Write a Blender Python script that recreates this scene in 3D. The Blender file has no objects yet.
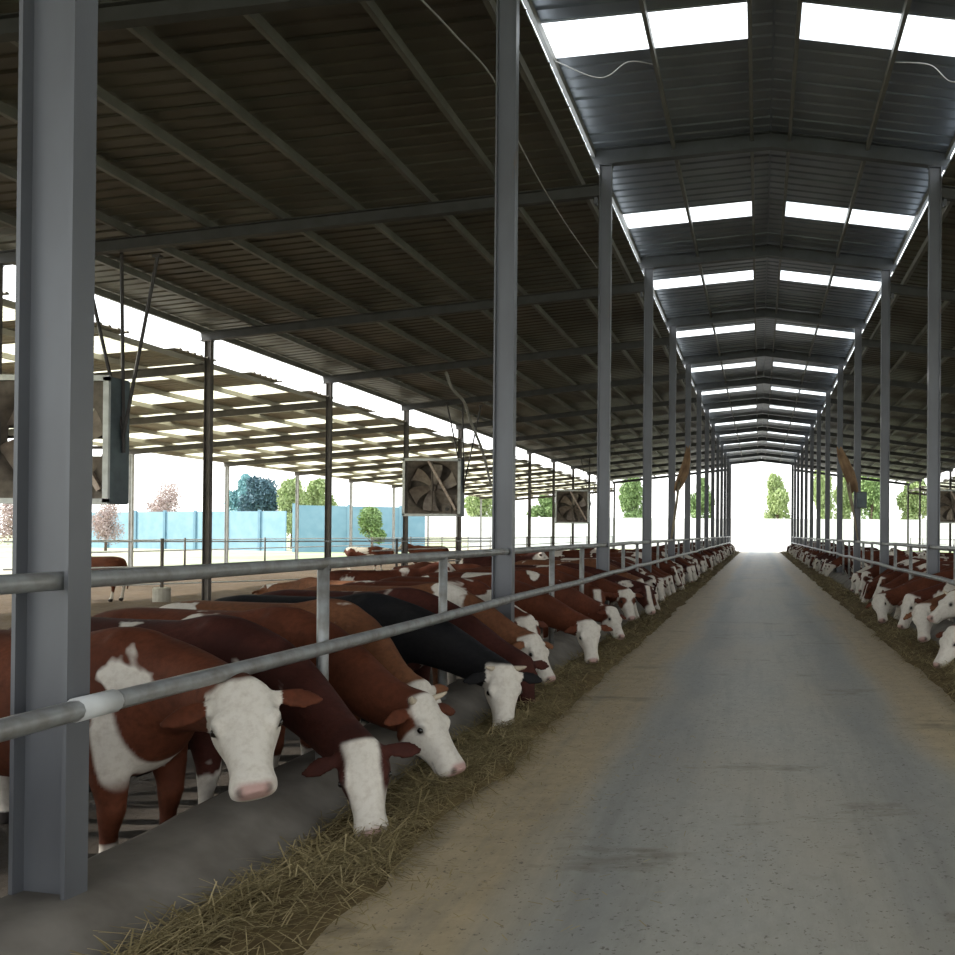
import bpy, bmesh, math, random
import numpy as np
from mathutils import Vector, Matrix, noise as mnoise

random.seed(7)
RNG = np.random.default_rng(7)
SC = bpy.context.scene
COL = SC.collection
PI = math.pi

# ------------------------------------------------------------------ camera
F, PX, PY = 855.65, 758.24, 528.78
CAM = np.array([0.0, 0.0, 1.475])
YAW, PIT, ROL = 0.00125, 0.007, -0.00651


def cam_rot():
    cz, sz = math.cos(YAW), math.sin(YAW)
    cx, sx = math.cos(PIT), math.sin(PIT)
    cy, sy = math.cos(ROL), math.sin(ROL)
    return (np.array([[cz, -sz, 0], [sz, cz, 0], [0, 0, 1]]) @ np.array([[1, 0, 0], [0, cx, -sx], [0, sx, cx]])
            @ np.array([[cy, 0, sy], [0, 1, 0], [-sy, 0, cy]]))


RC = cam_rot()


def at(px, py, d):
    """world point on the sight line of a photo pixel at distance d down the barn"""
    v = RC @ np.array([(px - PX) / F, 1.0, -(py - PY) / F])
    return CAM + v * (d / v[1])


cd = bpy.data.cameras.new('camera')
cam = bpy.data.objects.new('camera', cd)
COL.objects.link(cam)
m = Matrix.Identity(4)
for i in range(3):
    m[i][0], m[i][1], m[i][2], m[i][3] = RC[i, 0], RC[i, 2], -RC[i, 1], CAM[i]
cam.matrix_world = m
cd.sensor_width = 36
cd.lens = F / 955 * 36
cd.shift_x = (477.5 - PX) / 955
cd.shift_y = (PY - 477.5) / 955
cd.clip_start, cd.clip_end = 0.05, 1000
SC.camera = cam

vs = SC.view_settings
vs.view_transform = 'Standard'
vs.look = 'None'
vs.gamma = 1
vs.use_curve_mapping = False
vs.exposure = 0.35

# ------------------------------------------------------------------ lay-out of the barn
S = 6.0
D0 = 3.40
NB = 14
YK = [D0 + S * k for k in range(NB)]
XL, XR = -2.81, 3.13          # column centre lines beside the alley
XM = 0.16                     # ridge
YA, YB = -8.6, YK[-1] + 0.3
EXL, EXR = -13.82, 14.14      # eave columns of the side roofs
OXL, OXR = -24.55, 24.87      # outer columns of the yard roofs
PEN = -0.35
ALLEY = -0.20

# ------------------------------------------------------------------ materials


def nt(name):
    mt = bpy.data.materials.new(name)
    mt.use_nodes = True
    t = mt.node_tree
    b = t.nodes['Principled BSDF']
    return mt, t, b


def node(t, typ, **kw):
    n = t.nodes.new(typ)
    for k, v in kw.items():
        if k == 'inp':
            for a, b in v.items():
                n.inputs[a].default_value = b
        else:
            setattr(n, k, v)
    return n


def ramp(t, src, stops):
    r = t.nodes.new('ShaderNodeValToRGB')
    e = r.color_ramp.elements
    while len(e) < len(stops):
        e.new(0.5)
    for i, (p, c) in enumerate(stops):
        e[i].position = p
        e[i].color = (c, c, c, 1) if isinstance(c, (int, float)) else tuple(c) + (1,)
    t.links.new(src, r.inputs[0])
    return r.outputs[0]


def mixc(t, fac, a, b):
    n = t.nodes.new('ShaderNodeMix')
    n.data_type = 'RGBA'
    for s, v in ((n.inputs[0], fac), (n.inputs[6], a), (n.inputs[7], b)):
        if hasattr(v, 'is_linked') or isinstance(v, bpy.types.NodeSocket):
            t.links.new(v, s)
        elif isinstance(v, (int, float)):
            s.default_value = v
        else:
            s.default_value = tuple(v) + (1,)
    return n.outputs[2]


def noisetex(t, scale, detail=4, rough=.55, coord='Object', sc=(1, 1, 1), off=None):
    tc = t.nodes.new('ShaderNodeTexCoord')
    mp = t.nodes.new('ShaderNodeMapping')
    mp.inputs['Scale'].default_value = sc
    t.links.new(tc.outputs[coord], mp.inputs[0])
    n = t.nodes.new('ShaderNodeTexNoise')
    n.inputs['Scale'].default_value = scale
    n.inputs['Detail'].default_value = detail
    n.inputs['Roughness'].default_value = rough
    t.links.new(mp.outputs[0], n.inputs['Vector'])
    return n.outputs['Fac']


def bump(t, b, src, strength, dist=.02):
    n = t.nodes.new('ShaderNodeBump')
    n.inputs['Strength'].default_value = strength
    n.inputs['Distance'].default_value = dist
    t.links.new(src, n.inputs['Height'])
    t.links.new(n.outputs[0], b.inputs['Normal'])


def mat(name, c1, c2=None, scale=6, rough=.6, metal=0, lo=.35, hi=.65, bmp=0, sc=(1, 1, 1), spec=.5):
    mt, t, b = nt(name)
    if c2 is None:
        c2 = tuple(x * .75 for x in c1)
    f = noisetex(t, scale, sc=sc)
    t.links.new(mixc(t, ramp(t, f, [(lo, 0.0), (hi, 1.0)]), c1, c2), b.inputs['Base Color'])
    b.inputs['Roughness'].default_value = rough
    b.inputs['Metallic'].default_value = metal
    b.inputs['Specular IOR Level'].default_value = spec
    if bmp:
        bump(t, b, f, bmp)
    return mt


M = {}
# painted steel with rust spots
mt, t, b = nt('painted_steel')
base = mixc(t, ramp(t, noisetex(t, 1.6, 5, sc=(1, 1, .4)), [(.35, 0.0), (.68, 1.0)]), (.135, .142, .156), (.098, .10, .108))
t.links.new(mixc(t, ramp(t, noisetex(t, 3.1, 8, .7, sc=(1, 1, .5)), [(.6, 0.0), (.74, .75)]), base, (.17, .11, .08)), b.inputs['Base Color'])
b.inputs['Roughness'].default_value = .42
b.inputs['Metallic'].default_value = .25
M['steel'] = mt
M['dark_steel'] = mat('dark_steel', (.06, .06, .06), (.042, .041, .039), 3, .55, .1)
M['brown_steel'] = mat('brown_steel', (.14, .12, .105), (.09, .08, .07), 3, .6)
M['mid_steel'] = mat('rafter_steel', (.075, .08, .085), (.055, .058, .06), 3, .5, .15)
M['galv'] = mat('galvanised_pipe', (.30, .31, .31), (.19, .18, .165), 9, .42, .35, .4, .7, .15)
M['white_steel'] = mat('white_painted_steel', (.55, .56, .56), (.42, .42, .41), 4, .5)
M['purlin'] = mat('purlin_steel', (.19, .185, .17), (.135, .13, .115), 2, .5, .2)
M['roof_mid'] = mat('roof_sheet_grey', (.27, .295, .32), (.20, .215, .235), .7, .36, .6, sc=(1, .6, 1))
M['roof_side'] = mat('roof_sheet_dull', (.14, .13, .104), (.095, .088, .069), .7, .45, .3, sc=(1, .6, 1))
M['roof_bounce'] = mat('pale_roof_bounce', (.72, .76, .8), (.62, .66, .7), .7, .5)  # for the bounce sheet added over the side roofs
M['roof_yard'] = mat('roof_sheet_beige', (.56, .53, .45), (.43, .4, .33), .9, .6)


def transl(name, col, f):
    mt, t, b = nt(name)
    out = t.nodes['Material Output']
    tr = node(t, 'ShaderNodeBsdfTranslucent')
    tr.inputs[0].default_value = col + (1,)
    b.inputs['Base Color'].default_value = col + (1,)
    b.inputs['Roughness'].default_value = .4
    mx = node(t, 'ShaderNodeMixShader')
    mx.inputs[0].default_value = f
    t.links.new(b.outputs[0], mx.inputs[1])
    t.links.new(tr.outputs[0], mx.inputs[2])
    t.links.new(mx.outputs[0], out.inputs[0])
    return mt


M['skylight'] = transl('clear_fibreglass', (.93, .95, .95), .9)
M['skylight_yard'] = transl('aged_fibreglass', (.78, .75, .56), .8)

# alley floor : concrete with tracks and dirt
mt, t, b = nt('alley_concrete')
tc = node(t, 'ShaderNodeTexCoord')
sx = node(t, 'ShaderNodeSeparateXYZ')
t.links.new(tc.outputs['Object'], sx.inputs[0])
nz = noisetex(t, .8, 6, .6, sc=(1, .35, 1))
fine = noisetex(t, 14, 6, .7, sc=(1, .5, 1))


def math_(t, op, a, b2=0.0, c=0.0):
    n = t.nodes.new('ShaderNodeMath')
    n.operation = op
    for s, v in zip(n.inputs, (a, b2, c)):
        if isinstance(v, bpy.types.NodeSocket):
            t.links.new(v, s)
        else:
            s.default_value = v
    return n.outputs[0]


xc = math_(t, 'SUBTRACT', sx.outputs[0], .12)
ax = math_(t, 'ABSOLUTE', xc)
axn = math_(t, 'ADD', ax, math_(t, 'MULTIPLY', math_(t, 'SUBTRACT', nz, .5), .8))
grey = mixc(t, ramp(t, fine, [(.3, 0.0), (.7, 1.0)]), (.43, .415, .36), (.34, .325, .28))
grey = mixc(t, ramp(t, noisetex(t, .6, 5, sc=(1, .5, 1)), [(.42, 0.0), (.62, .6)]), grey, (.44, .385, .29))
trk = math_(t, 'ABSOLUTE', math_(t, 'SUBTRACT', axn, .84))
grey = mixc(t, math_(t, 'MULTIPLY', ramp(t, trk, [(.05, .6), (.36, 0.0)]), ramp(t, nz, [(.3, .35), (.6, 1.0)])), grey, (.215, .22, .22))
edge = mixc(t, ramp(t, noisetex(t, 5, 8, .7), [(.35, 0.0), (.7, 1.0)]), (.53, .415, .255), (.37, .285, .17))
c = mixc(t, ramp(t, math_(t, 'MULTIPLY', axn, .4), [(.42, 0.0), (.54, .9)]), grey, edge)
# cross streaks of dung scraped over the floor
lon = noisetex(t, 2.2, 7, .7, sc=(2.6, .16, 1))
c = mixc(t, ramp(t, lon, [(.5, 0.0), (.72, .35)]), c, (.19, .18, .16))
stre = noisetex(t, .8, 6, .7, sc=(.8, 1.9, 1))
c = mixc(t, ramp(t, stre, [(.585, 0.0), (.68, .7)]), c, (.15, .12, .075))
spk = noisetex(t, 38, 3, .6)
c = mixc(t, ramp(t, spk, [(.62, 0.0), (.68, .75)]), c, (.1, .08, .055))
t.links.new(c, b.inputs['Base Color'])
b.inputs['Roughness'].default_value = .5
bump(t, b, fine, .35, .01)
M['alley'] = mt

M['curb'] = mat('curb_concrete', (.215, .195, .17), (.125, .11, .092), 3, .8, 0, .35, .7, .3, spec=.2)
mt, t, b = nt('pen_dirt')
f1, f2 = noisetex(t, .5, 8, .65), noisetex(t, 7, 8, .75)
c = mixc(t, ramp(t, f1, [(.35, 0.0), (.65, 1.0)]), (.12, .077, .042), (.072, .046, .026))
c = mixc(t, ramp(t, f2, [(.4, 0.0), (.7, .8)]), c, (.15, .108, .066))
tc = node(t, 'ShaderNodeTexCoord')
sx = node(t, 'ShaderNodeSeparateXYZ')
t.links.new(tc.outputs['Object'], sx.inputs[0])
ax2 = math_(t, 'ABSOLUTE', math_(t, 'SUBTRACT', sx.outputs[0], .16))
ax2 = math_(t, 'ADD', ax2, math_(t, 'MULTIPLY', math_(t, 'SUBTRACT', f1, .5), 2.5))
c = mixc(t, ramp(t, math_(t, 'MULTIPLY', ax2, .1), [(.5, .92), (.66, 0.0)]), c, (.035, .026, .018))  # dung strip beside the curbs, darkened to paint in the shade under the cows
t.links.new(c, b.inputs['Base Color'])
b.inputs['Roughness'].default_value = .95
bump(t, b, f2, .8, .06)
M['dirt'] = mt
mt, t, b = nt('outdoor_ground')
c = mixc(t, ramp(t, noisetex(t, .05, 6, .6), [(.42, 0.0), (.58, 1.0)]), (.42, .36, .26), (.24, .33, .13))
t.links.new(mixc(t, ramp(t, noisetex(t, 1.5, 6, .7), [(.4, 0.0), (.75, .6)]), c, (.45, .42, .33)), b.inputs['Base Color'])
b.inputs['Roughness'].default_value = .95
M['ground'] = mt
M['apron'] = mat('pale_yard_concrete', (.62, .59, .54), (.5, .47, .42), .5, .8)
M['hay_bed'] = mat('hay_bed', (.17, .125, .062), (.10, .072, .036), 11, .95, 0, .35, .65, .9, spec=.1)
mt, t, b = nt('hay_strands')
at_ = node(t, 'ShaderNodeAttribute', attribute_name='tone')
c = mixc(t, at_.outputs['Fac'], (.17, .13, .055), (.52, .42, .23))
t.links.new(c, b.inputs['Base Color'])
b.inputs['Roughness'].default_value = .8
b.inputs['Specular IOR Level'].default_value = .2
M['straw'] = mt
M['blue_wall'] = mat('blue_sheet', (.16, .30, .38), (.20, .34, .42), 1, .6)
M['white_wall'] = mat('white_render', (.8, .8, .78), (.7, .7, .68), .6, .8)
M['fan_case'] = mat('fan_case', (.55, .57, .56), (.42, .43, .42), 5, .45, .4)
M['fan_side'] = mat('fan_side_panel', (.10, .13, .14), (.07, .09, .1), 4, .5, .3)
M['fan_dust'] = mat('fan_dusty_metal', (.17, .14, .115), (.10, .082, .066), 6, .6, .2)
M['fan_blade'] = mat('fan_blade', (.24, .2, .165), (.15, .12, .1), 6, .4, .4)
M['brass'] = mat('belt_guard', (.46, .38, .32), (.30, .22, .18), 8, .4, .3)
M['rod'] = mat('rod_iron', (.045, .04, .038), (.03, .025, .022), 6, .6)
M['tarp'] = mat('brown_tarpaulin', (.30, .19, .10), (.17, .10, .055), 3, .8, 0, .35, .65, .4)
M['pale_tarp'] = mat('pale_film', (.5, .44, .33), (.36, .3, .2), 3, .7)
M['box_grey'] = mat('dark_motor_paint', (.06, .07, .085), (.045, .05, .06), 3, .5)
M['cable'] = mat('grey_cable', (.35, .34, .32), None, 3, .6)
M['block'] = mat('pale_concrete_block', (.5, .48, .43), (.38, .36, .31), 5, .9)
M['bark'] = mat('bark', (.13, .095, .065), (.07, .05, .035), 8, .9)
M['leaf_green'] = mat('leaf_green', (.24, .34, .13), (.15, .24, .08), 1.5, .7)
M['leaf_light'] = mat('leaf_light', (.40, .47, .22), (.27, .36, .13), 1.5, .7)
M['leaf_pink'] = mat('leaf_pink', (.5, .4, .37), (.36, .27, .24), 1.5, .7)
M['leaf_dark'] = mat('leaf_dark', (.10, .18, .21), (.06, .12, .15), 1.5, .7)
M['leaf_teal'] = mat('leaf_teal', (.25, .45, .46), (.18, .36, .38), 1.5, .7)
M['eye'] = mat('cow_eye', (.012, .009, .007), None, 3, .12)
M['horn'] = mat('cow_horn', (.5, .43, .33), (.35, .28, .2), 12, .5)
M['tag'] = mat('ear_tag_yellow', (.6, .45, .06), None, 4, .5)


def coat(name, c1, c2, patch, white=(.62, .575, .51)):
    """cow coat: white face, pink nose and hooves from the mesh; body patches grow from the animal's own noise"""
    mt, t, b = nt(name)
    a = node(t, 'ShaderNodeAttribute', attribute_name='coat')
    sp = node(t, 'ShaderNodeSeparateColor')
    t.links.new(a.outputs['Color'], sp.inputs[0])
    tc = node(t, 'ShaderNodeTexCoord')
    oi = node(t, 'ShaderNodeObjectInfo')
    ad = node(t, 'ShaderNodeVectorMath', operation='ADD')
    t.links.new(tc.outputs['Object'], ad.inputs[0])
    sc = node(t, 'ShaderNodeVectorMath', operation='SCALE')
    sc.inputs[0].default_value = (37, 19, 53)
    t.links.new(oi.outputs['Random'], sc.inputs['Scale'])
    t.links.new(sc.outputs[0], ad.inputs[1])
    n1 = node(t, 'ShaderNodeTexNoise', inp={'Scale': 1.5, 'Detail': 4.0, 'Roughness': .5, 'Distortion': .4})
    t.links.new(ad.outputs[0], n1.inputs['Vector'])
    n2 = node(t, 'ShaderNodeTexNoise', inp={'Scale': 26.0, 'Detail': 4.0, 'Roughness': .65})
    t.links.new(ad.outputs[0], n2.inputs['Vector'])
    n3 = node(t, 'ShaderNodeTexNoise', inp={'Scale': 3.0, 'Detail': 3.0})
    t.links.new(ad.outputs[0], n3.inputs['Vector'])
    body = mixc(t, ramp(t, n3.outputs[0], [(.35, 0.0), (.65, 1.0)]), c1, c2)
    body = mixc(t, ramp(t, n2.outputs[0], [(.4, 0.0), (.7, .65)]), body, tuple(x * .45 for x in c1))
    wh = mixc(t, ramp(t, n2.outputs[0], [(.45, 0.0), (.72, .55)]), white, (.42, .36, .30))
    pt = ramp(t, n1.outputs[0], [(patch, 0.0), (patch + .025, 1.0)])
    fac = math_(t, 'MAXIMUM', math_(t, 'MULTIPLY', pt, math_(t, 'SUBTRACT', 1.0, sp.outputs[2])), sp.outputs[0])
    # the head keeps its own drawing: alpha marks it
    hd = math_(t, 'MAXIMUM', math_(t, 'MULTIPLY', pt, a.outputs['Alpha']), sp.outputs[0])
    c = mixc(t, hd, body, wh)
    c = mixc(t, sp.outputs[1], c, (.42, .25, .22))
    c = mixc(t, sp.outputs[2], c, (.025, .02, .018))
    t.links.new(c, b.inputs['Base Color'])
    b.inputs['Roughness'].default_value = .72
    b.inputs['Specular IOR Level'].default_value = .16
    bump(t, b, n2.outputs[0], .25, .012)
    return mt


RED = coat('coat_red', (.125, .037, .017), (.075, .021, .010), .66)
RED2 = coat('coat_red_patched', (.115, .033, .016), (.07, .019, .010), .56)
DARK = coat('coat_dark_red', (.065, .018, .012), (.04, .011, .008), .61)
TAN = coat('coat_tan', (.19, .08, .038), (.135, .053, .025), .62)
BLACK = coat('coat_black', (.007, .007, .009), (.012, .011, .011), .74)
COATS = {'red': RED, 'patched': RED2, 'dark': DARK, 'tan': TAN, 'black': BLACK}

# ------------------------------------------------------------------ mesh helpers


class MB:
    def __init__(self):
        self.v, self.f = [], []

    def add(self, vs_, fs):
        o = len(self.v)
        self.v += [tuple(map(float, p)) for p in vs_]
        self.f += [tuple(i + o for i in q) for q in fs]
        return self

    def box(self, x0, x1, y0, y1, z0, z1):
        vs_ = [(x, y, z) for z in (z0, z1) for y in (y0, y1) for x in (x0, x1)]
        return self.add(vs_, [(0, 2, 3, 1), (4, 5, 7, 6), (0, 1, 5, 4), (2, 6, 7, 3), (0, 4, 6, 2), (1, 3, 7, 5)])

    def bar(self, a, b, w, h, up=(0, 0, 1)):
        """beam of width w, depth h between two points"""
        a, b, up = np.array(a, float), np.array(b, float), np.array(up, float)
        d = (b - a) / np.linalg.norm(b - a)
        s = np.cross(d, up)
        s /= np.linalg.norm(s)
        u = np.cross(s, d)
        vs_ = [p + s * i * w / 2 + u * j * h / 2 for p in (a, b) for (i, j) in ((-1, -1), (1, -1), (1, 1), (-1, 1))]
        return self.add(vs_, [(3, 2, 1, 0), (4, 5, 6, 7)] + [(i, (i + 1) % 4, (i + 1) % 4 + 4, i + 4) for i in range(4)])

    def loft(self, rings, cap=True):
        n = len(rings[0])
        vs_ = [p for r in rings for p in r]
        fs = [(i * n + j, i * n + (j + 1) % n, (i + 1) * n + (j + 1) % n, (i + 1) * n + j)
              for i in range(len(rings) - 1) for j in range(n)]
        if cap:
            fs += [tuple(reversed(range(n))), tuple((len(rings) - 1) * n + j for j in range(n))]
        return self.add(vs_, fs)

    def tube(self, pts, r, n=8, cap=True):
        pts = [np.array(p, float) for p in pts]
        rr = r if isinstance(r, (list, tuple, np.ndarray)) else [r] * len(pts)
        rings = []
        ref = None
        for i, p in enumerate(pts):
            d = pts[min(i + 1, len(pts) - 1)] - pts[max(i - 1, 0)]
            d = d / np.linalg.norm(d)
            if ref is None:
                ref = np.cross(d, (0, 0, 1) if abs(d[2]) < .9 else (1, 0, 0))
            ref = ref - d * ref.dot(d)
            ref /= np.linalg.norm(ref)
            u = np.cross(d, ref)
            rings.append([p + rr[i] * (ref * math.cos(a) + u * math.sin(a)) for a in np.linspace(0, 2 * PI, n, endpoint=False)])
        return self.loft(rings, cap)

    def build(self, name, material, parent=None, smooth=False):
        me = bpy.data.meshes.new(name)
        me.from_pydata(self.v, [], self.f)
        bm = bmesh.new()
        bm.from_mesh(me)
        bmesh.ops.recalc_face_normals(bm, faces=bm.faces)
        bm.to_mesh(me)
        bm.free()
        if material:
            me.materials.append(material)
        if smooth:
            me.polygons.foreach_set('use_smooth', [True] * len(me.polygons))
        return link(name, me, parent)


def link(name, me, parent=None):
    o = bpy.data.objects.new(name, me)
    COL.objects.link(o)
    if parent:
        o.parent = parent
    return o


def tag(o, label=None, cat=None, group=None, kind=None):
    if label:
        o['label'] = label
    if cat:
        o['category'] = cat
    if group:
        o['group'] = group
    if kind:
        o['kind'] = kind
    return o


def empty(name, loc=(0, 0, 0), rz=0):
    o = bpy.data.objects.new(name, None)
    COL.objects.link(o)
    o.location = loc
    o.rotation_euler = (0, 0, rz)
    o.empty_display_size = .2
    return o


def clone(o, parent=None):
    c = o.copy()
    COL.objects.link(c)
    if parent:
        c.parent = parent
    for ch in [x for x in o.children]:
        clone(ch, c)
    return c


ORD = ['nearest', 'second', 'third', 'fourth', 'fifth', 'sixth', 'seventh', 'eighth', 'ninth', 'tenth', 'eleventh',
       'twelfth', 'thirteenth', 'fourteenth', 'fifteenth', 'sixteenth', 'seventeenth', 'eighteenth', 'nineteenth', 'twentieth',
       'twenty-first', 'twenty-second', 'twenty-third', 'twenty-fourth', 'twenty-fifth', 'twenty-sixth', 'twenty-seventh']

# ------------------------------------------------------------------ floors, curbs
o = MB().box(-2.62, 2.94, YA, YB + 1.2, ALLEY - .3, ALLEY).build('floor', M['alley'])
tag(o, 'grey concrete feed alley with wheel tracks and tan dusty edges', 'floor', kind='structure')
for nm, x0, x1, lab in (('pen_floor_left', -27, -2.6, 'brown trampled dirt floor of the pens left of the alley'),
                        ('pen_floor_right', 2.92, 27.3, 'brown trampled dirt floor of the pens right of the alley')):
    nx, ny = 110, 180
    xs, ys = np.linspace(x0, x1, nx), np.linspace(YA, YB, ny)
    mb = MB()
    vs_ = [(x, y, PEN + .07 * (mnoise.noise((x * .9, y * .9, 0)) + .5 * mnoise.noise((x * 2.3, y * 2.3, 3))) - .03) for y in ys for x in xs]
    mb.add(vs_, [(j * nx + i, j * nx + i + 1, (j + 1) * nx + i + 1, (j + 1) * nx + i) for j in range(ny - 1) for i in range(nx - 1)])
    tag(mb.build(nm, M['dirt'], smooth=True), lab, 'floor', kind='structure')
tag(MB().box(-320, 320, -60, 420, -1.2, PEN - .17).build('ground', M['ground']), 'sunlit open ground with dry grass around the barn', 'ground', kind='structure')
tag(MB().box(-7, 8, YB + .9, 112, PEN - .3, ALLEY - .03).build('apron_ground', M['apron']), 'pale sunlit concrete yard beyond the far end of the alley', 'ground', kind='structure')


def curb(sign, x_in, lab, nm):
    prof = [(0, PEN - .2), (0, .01), (.06, .03), (.30, .015), (.37, -.02), (.50, -.13), (.62, ALLEY - .005), (.70, ALLEY - .06), (.70, PEN - .2)]
    mb = MB()
    ys = np.concatenate([np.linspace(YA, 14, 220), np.linspace(14.4, YB, 160)])
    rings = []
    for y in ys:
        rr = []
        for i, (dx, z) in enumerate(prof):
            w = .018 * mnoise.noise((dx * 5, y * 1.6, 4 + sign)) + .008 * mnoise.noise((dx * 11, y * 6, 9)) if 0 < i < 7 else 0
            if sign > 0 and 0 < i < 6:
                w += .07 * math.exp(-((y - 2.95) / .38) ** 2) * math.exp(-((dx - .2) / .22) ** 2)
            rr.append((x_in + sign * (dx + w * .6 * (abs(w) < .03)), y, z + w))
        rings.append(rr)
    mb.loft(rings)
    tag(mb.build(nm, M['curb'], smooth=True), lab, 'curb', kind='structure')


curb(1, -2.99, 'worn sloping concrete feed curb along the left fence', 'curb_left')
curb(-1, 3.31, 'worn sloping concrete feed curb along the right fence', 'curb_right')

# ------------------------------------------------------------------ roofs


def sheet_profile(y0, y1, pitch=.30, rib=.022, lap=1.2):
    """list of (y, dz) running down the barn: trapezoid ribs, a small lip at every sheet lap"""
    pts = []
    n = int(round((y1 - y0) / pitch))
    p = (y1 - y0) / max(1, n)
    k = max(1, int(round(lap / pitch)))
    for i in range(n):
        y = y0 + i * p
        pts += [(y, 0), (y + p - .10, 0), (y + p - .08, rib), (y + p - .03, rib)]
        if i % k == k - 1:
            pts += [(y + p - .026, 0), (y + p - .022, .06), (y + p - .004, .06), (y + p - .001, 0)]
    pts.append((y1, 0))
    return pts


def strip(x0, z0, x1, z1, prof, nx=2):
    mb = MB()
    n = len(prof)
    vs_ = [(x0 + (x1 - x0) * i / (nx - 1), y, z0 + (z1 - z0) * i / (nx - 1) + dz) for i in range(nx) for (y, dz) in prof]
    mb.add(vs_, [(i * n + j, i * n + j + 1, (i + 1) * n + j + 1, (i + 1) * n + j) for i in range(nx - 1) for j in range(n - 1)])
    return mb


def put(mb, parts):
    for p in parts:
        mb.add(p.v, p.f)
    return mb


SL = .11
ZR = 8.14 + .28 + .03 + SL * 2.87          # ridge height of the middle sheets


def zmid(x):
    return ZR - SL * abs(x - XM)


roof = empty('central_roof', (XM, YA, 8.4))
tag(roof, 'raised ridged roof of grey ribbed sheets over the alley', 'roof', kind='structure')
roof.location = (0, 0, 0)
sky_y = []
for k in range(-2, NB - 1):
    yc = D0 + S * k + {1: 2.2, 2: 3.15, 3: 2.0, 4: 1.95}.get(k, 2.4)
    if yc - 1 < YA:
        continue
    sky_y.append((yc, yc + .85))
for s, nm in ((-1, 'left'), (1, 'right')):
    xe = XM + s * 3.29
    xr = XM + s * .02
    mb = MB()
    y = YA
    for a, b_ in sky_y:
        put(mb, [strip(xr, zmid(xr), xe, zmid(xe), sheet_profile(y, a), 3)])
        y = b_
    put(mb, [strip(xr, zmid(xr), xe, zmid(xe), sheet_profile(y, YB), 3)])
    # opaque ridge closure in the skylight bays
    for a, b_ in sky_y:
        put(mb, [strip(xr, zmid(xr), XM + s * .34, zmid(XM + s * .34), sheet_profile(a, b_))])
    mb.build('roof_sheet', M['roof_mid'], roof)
    for a, b_ in sky_y:
        for u0, u1 in ((.34, 1.75), (1.75, 3.24)):
            p = strip(XM + s * u0, zmid(XM + s * u0) + .002, XM + s * u1, zmid(XM + s * u1) + .002, sheet_profile(a - .04, b_ + .04, .26, .03, 9))
            p.build('skylight_panel', M['skylight'], roof)
    for u in (.34, 1.75, 3.19):
        x = XM + s * u
        MB().box(x - .03, x + .03, YA, YB, zmid(x) - .15, zmid(x) - .022).build('purlin', M['purlin'], roof)
mb = MB()
mb.add([(XM - .3, YA, zmid(XM - .3) + .06), (XM, YA, ZR + .07), (XM + .3, YA, zmid(XM + .3) + .06),
        (XM - .3, YB, zmid(XM - .3) + .06), (XM, YB, ZR + .07), (XM + .3, YB, zmid(XM + .3) + .06)], [(0, 1, 4, 3), (1, 2, 5, 4)])
mb.build('ridge_cap', M['roof_mid'], roof)


def ibeam(mb, a, b, h, w, tf=.014):
    """I section: a, b are the middles of the bottom flange"""
    a, b = np.array(a, float), np.array(b, float)
    z = np.array((0, 0, 1.0))
    mb.bar(a + z * tf / 2, b + z * tf / 2, w, tf)
    mb.bar(a + z * (h - tf / 2), b + z * (h - tf / 2), w, tf)
    mb.bar(a + z * h / 2, b + z * h / 2, .012, h - 2 * tf + .002)
    return mb


for k, y in enumerate(YK):
    mb = MB()
    zr = 8.14 + SL * 2.87
    for s in (-1, 1):
        ibeam(mb, (XM, y, zr), (XM + s * 3.24, y, zr - SL * 3.24), .285, .15)
    mb.box(XM - .012, XM + .012, y - .075, y + .075, zr, zr + .285)
    o = mb.build('ridge_rafter', M['mid_steel'])
    tag(o, f'grey steel ridged rafter over the alley, {ORD[k]} from the camera', 'rafter', 'rafters of the raised middle roof', 'thing')


def side_roof(s, nm):
    """s = -1 left, +1 right"""
    xc = XL if s < 0 else XR
    xe = EXL if s < 0 else EXR
    side = 'left' if s < 0 else 'right'
    sl = .12

    def zb(u):            # underside of rafter at distance u outward from the feed column
        return 7.56 - sl * (u - .12)
    W = abs(xe - xc)
    r = empty('side_roof')
    tag(r, f'dark ribbed sheet roof sloping down over the {side} pens', 'roof', kind='structure')
    u0, u1 = .13, W + .35
    dz = .22 + .15
    strip(xc + s * u0, zb(u0) + dz, xc + s * u1, zb(u1) + dz, sheet_profile(YA, YB, .30, .022, 1.2), 8).build('roof_sheet', M['roof_side'], r)
    xa, xb = xc + s * (u0 + .01), xc + s * u1
    MB().add([(xa, YA, zb(u0) + dz + .064), (xb, YA, zb(u1) + dz + .064), (xb, YB, zb(u1) + dz + .064), (xa, YB, zb(u0) + dz + .064)], [(0, 1, 2, 3)]).build('roof_bounce_sheet', M['roof_bounce'], r)  # unseen pale sheet added to bounce sunlight up under the middle roof
    npur = 9
    for i in range(npur):
        u = .42 + (W + .15 - .42) * i / (npur - 1)
        x = xc + s * u
        mb = MB().box(x - .008, x + .008, YA, YB, zb(u) + .215, zb(u) + .215 + .14)
        mb.box(min(x, x + s * .07), max(x, x + s * .07), YA, YB, zb(u) + .215, zb(u) + .225)
        mb.build('purlin', M['purlin'], r)
    for k, y in enumerate(YK):
        mb = MB()
        if s > 0 and k < 2:
            continue
        ibeam(mb, (xc + s * .12, y, zb(.12)), (xc + s * (W + .2), y, zb(W + .2)), .22, .14)
        o = mb.build('side_rafter', M['dark_steel'])
        tag(o, f'dark steel rafter sloping under the {side} pen roof, {ORD[k]} from the camera', 'rafter', f'rafters of the {side} pen roof', 'thing')
    # cross bracing rods under the near bays
    return zb


ZBL = side_roof(-1, 'left')
ZBR = side_roof(1, 'right')


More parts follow.
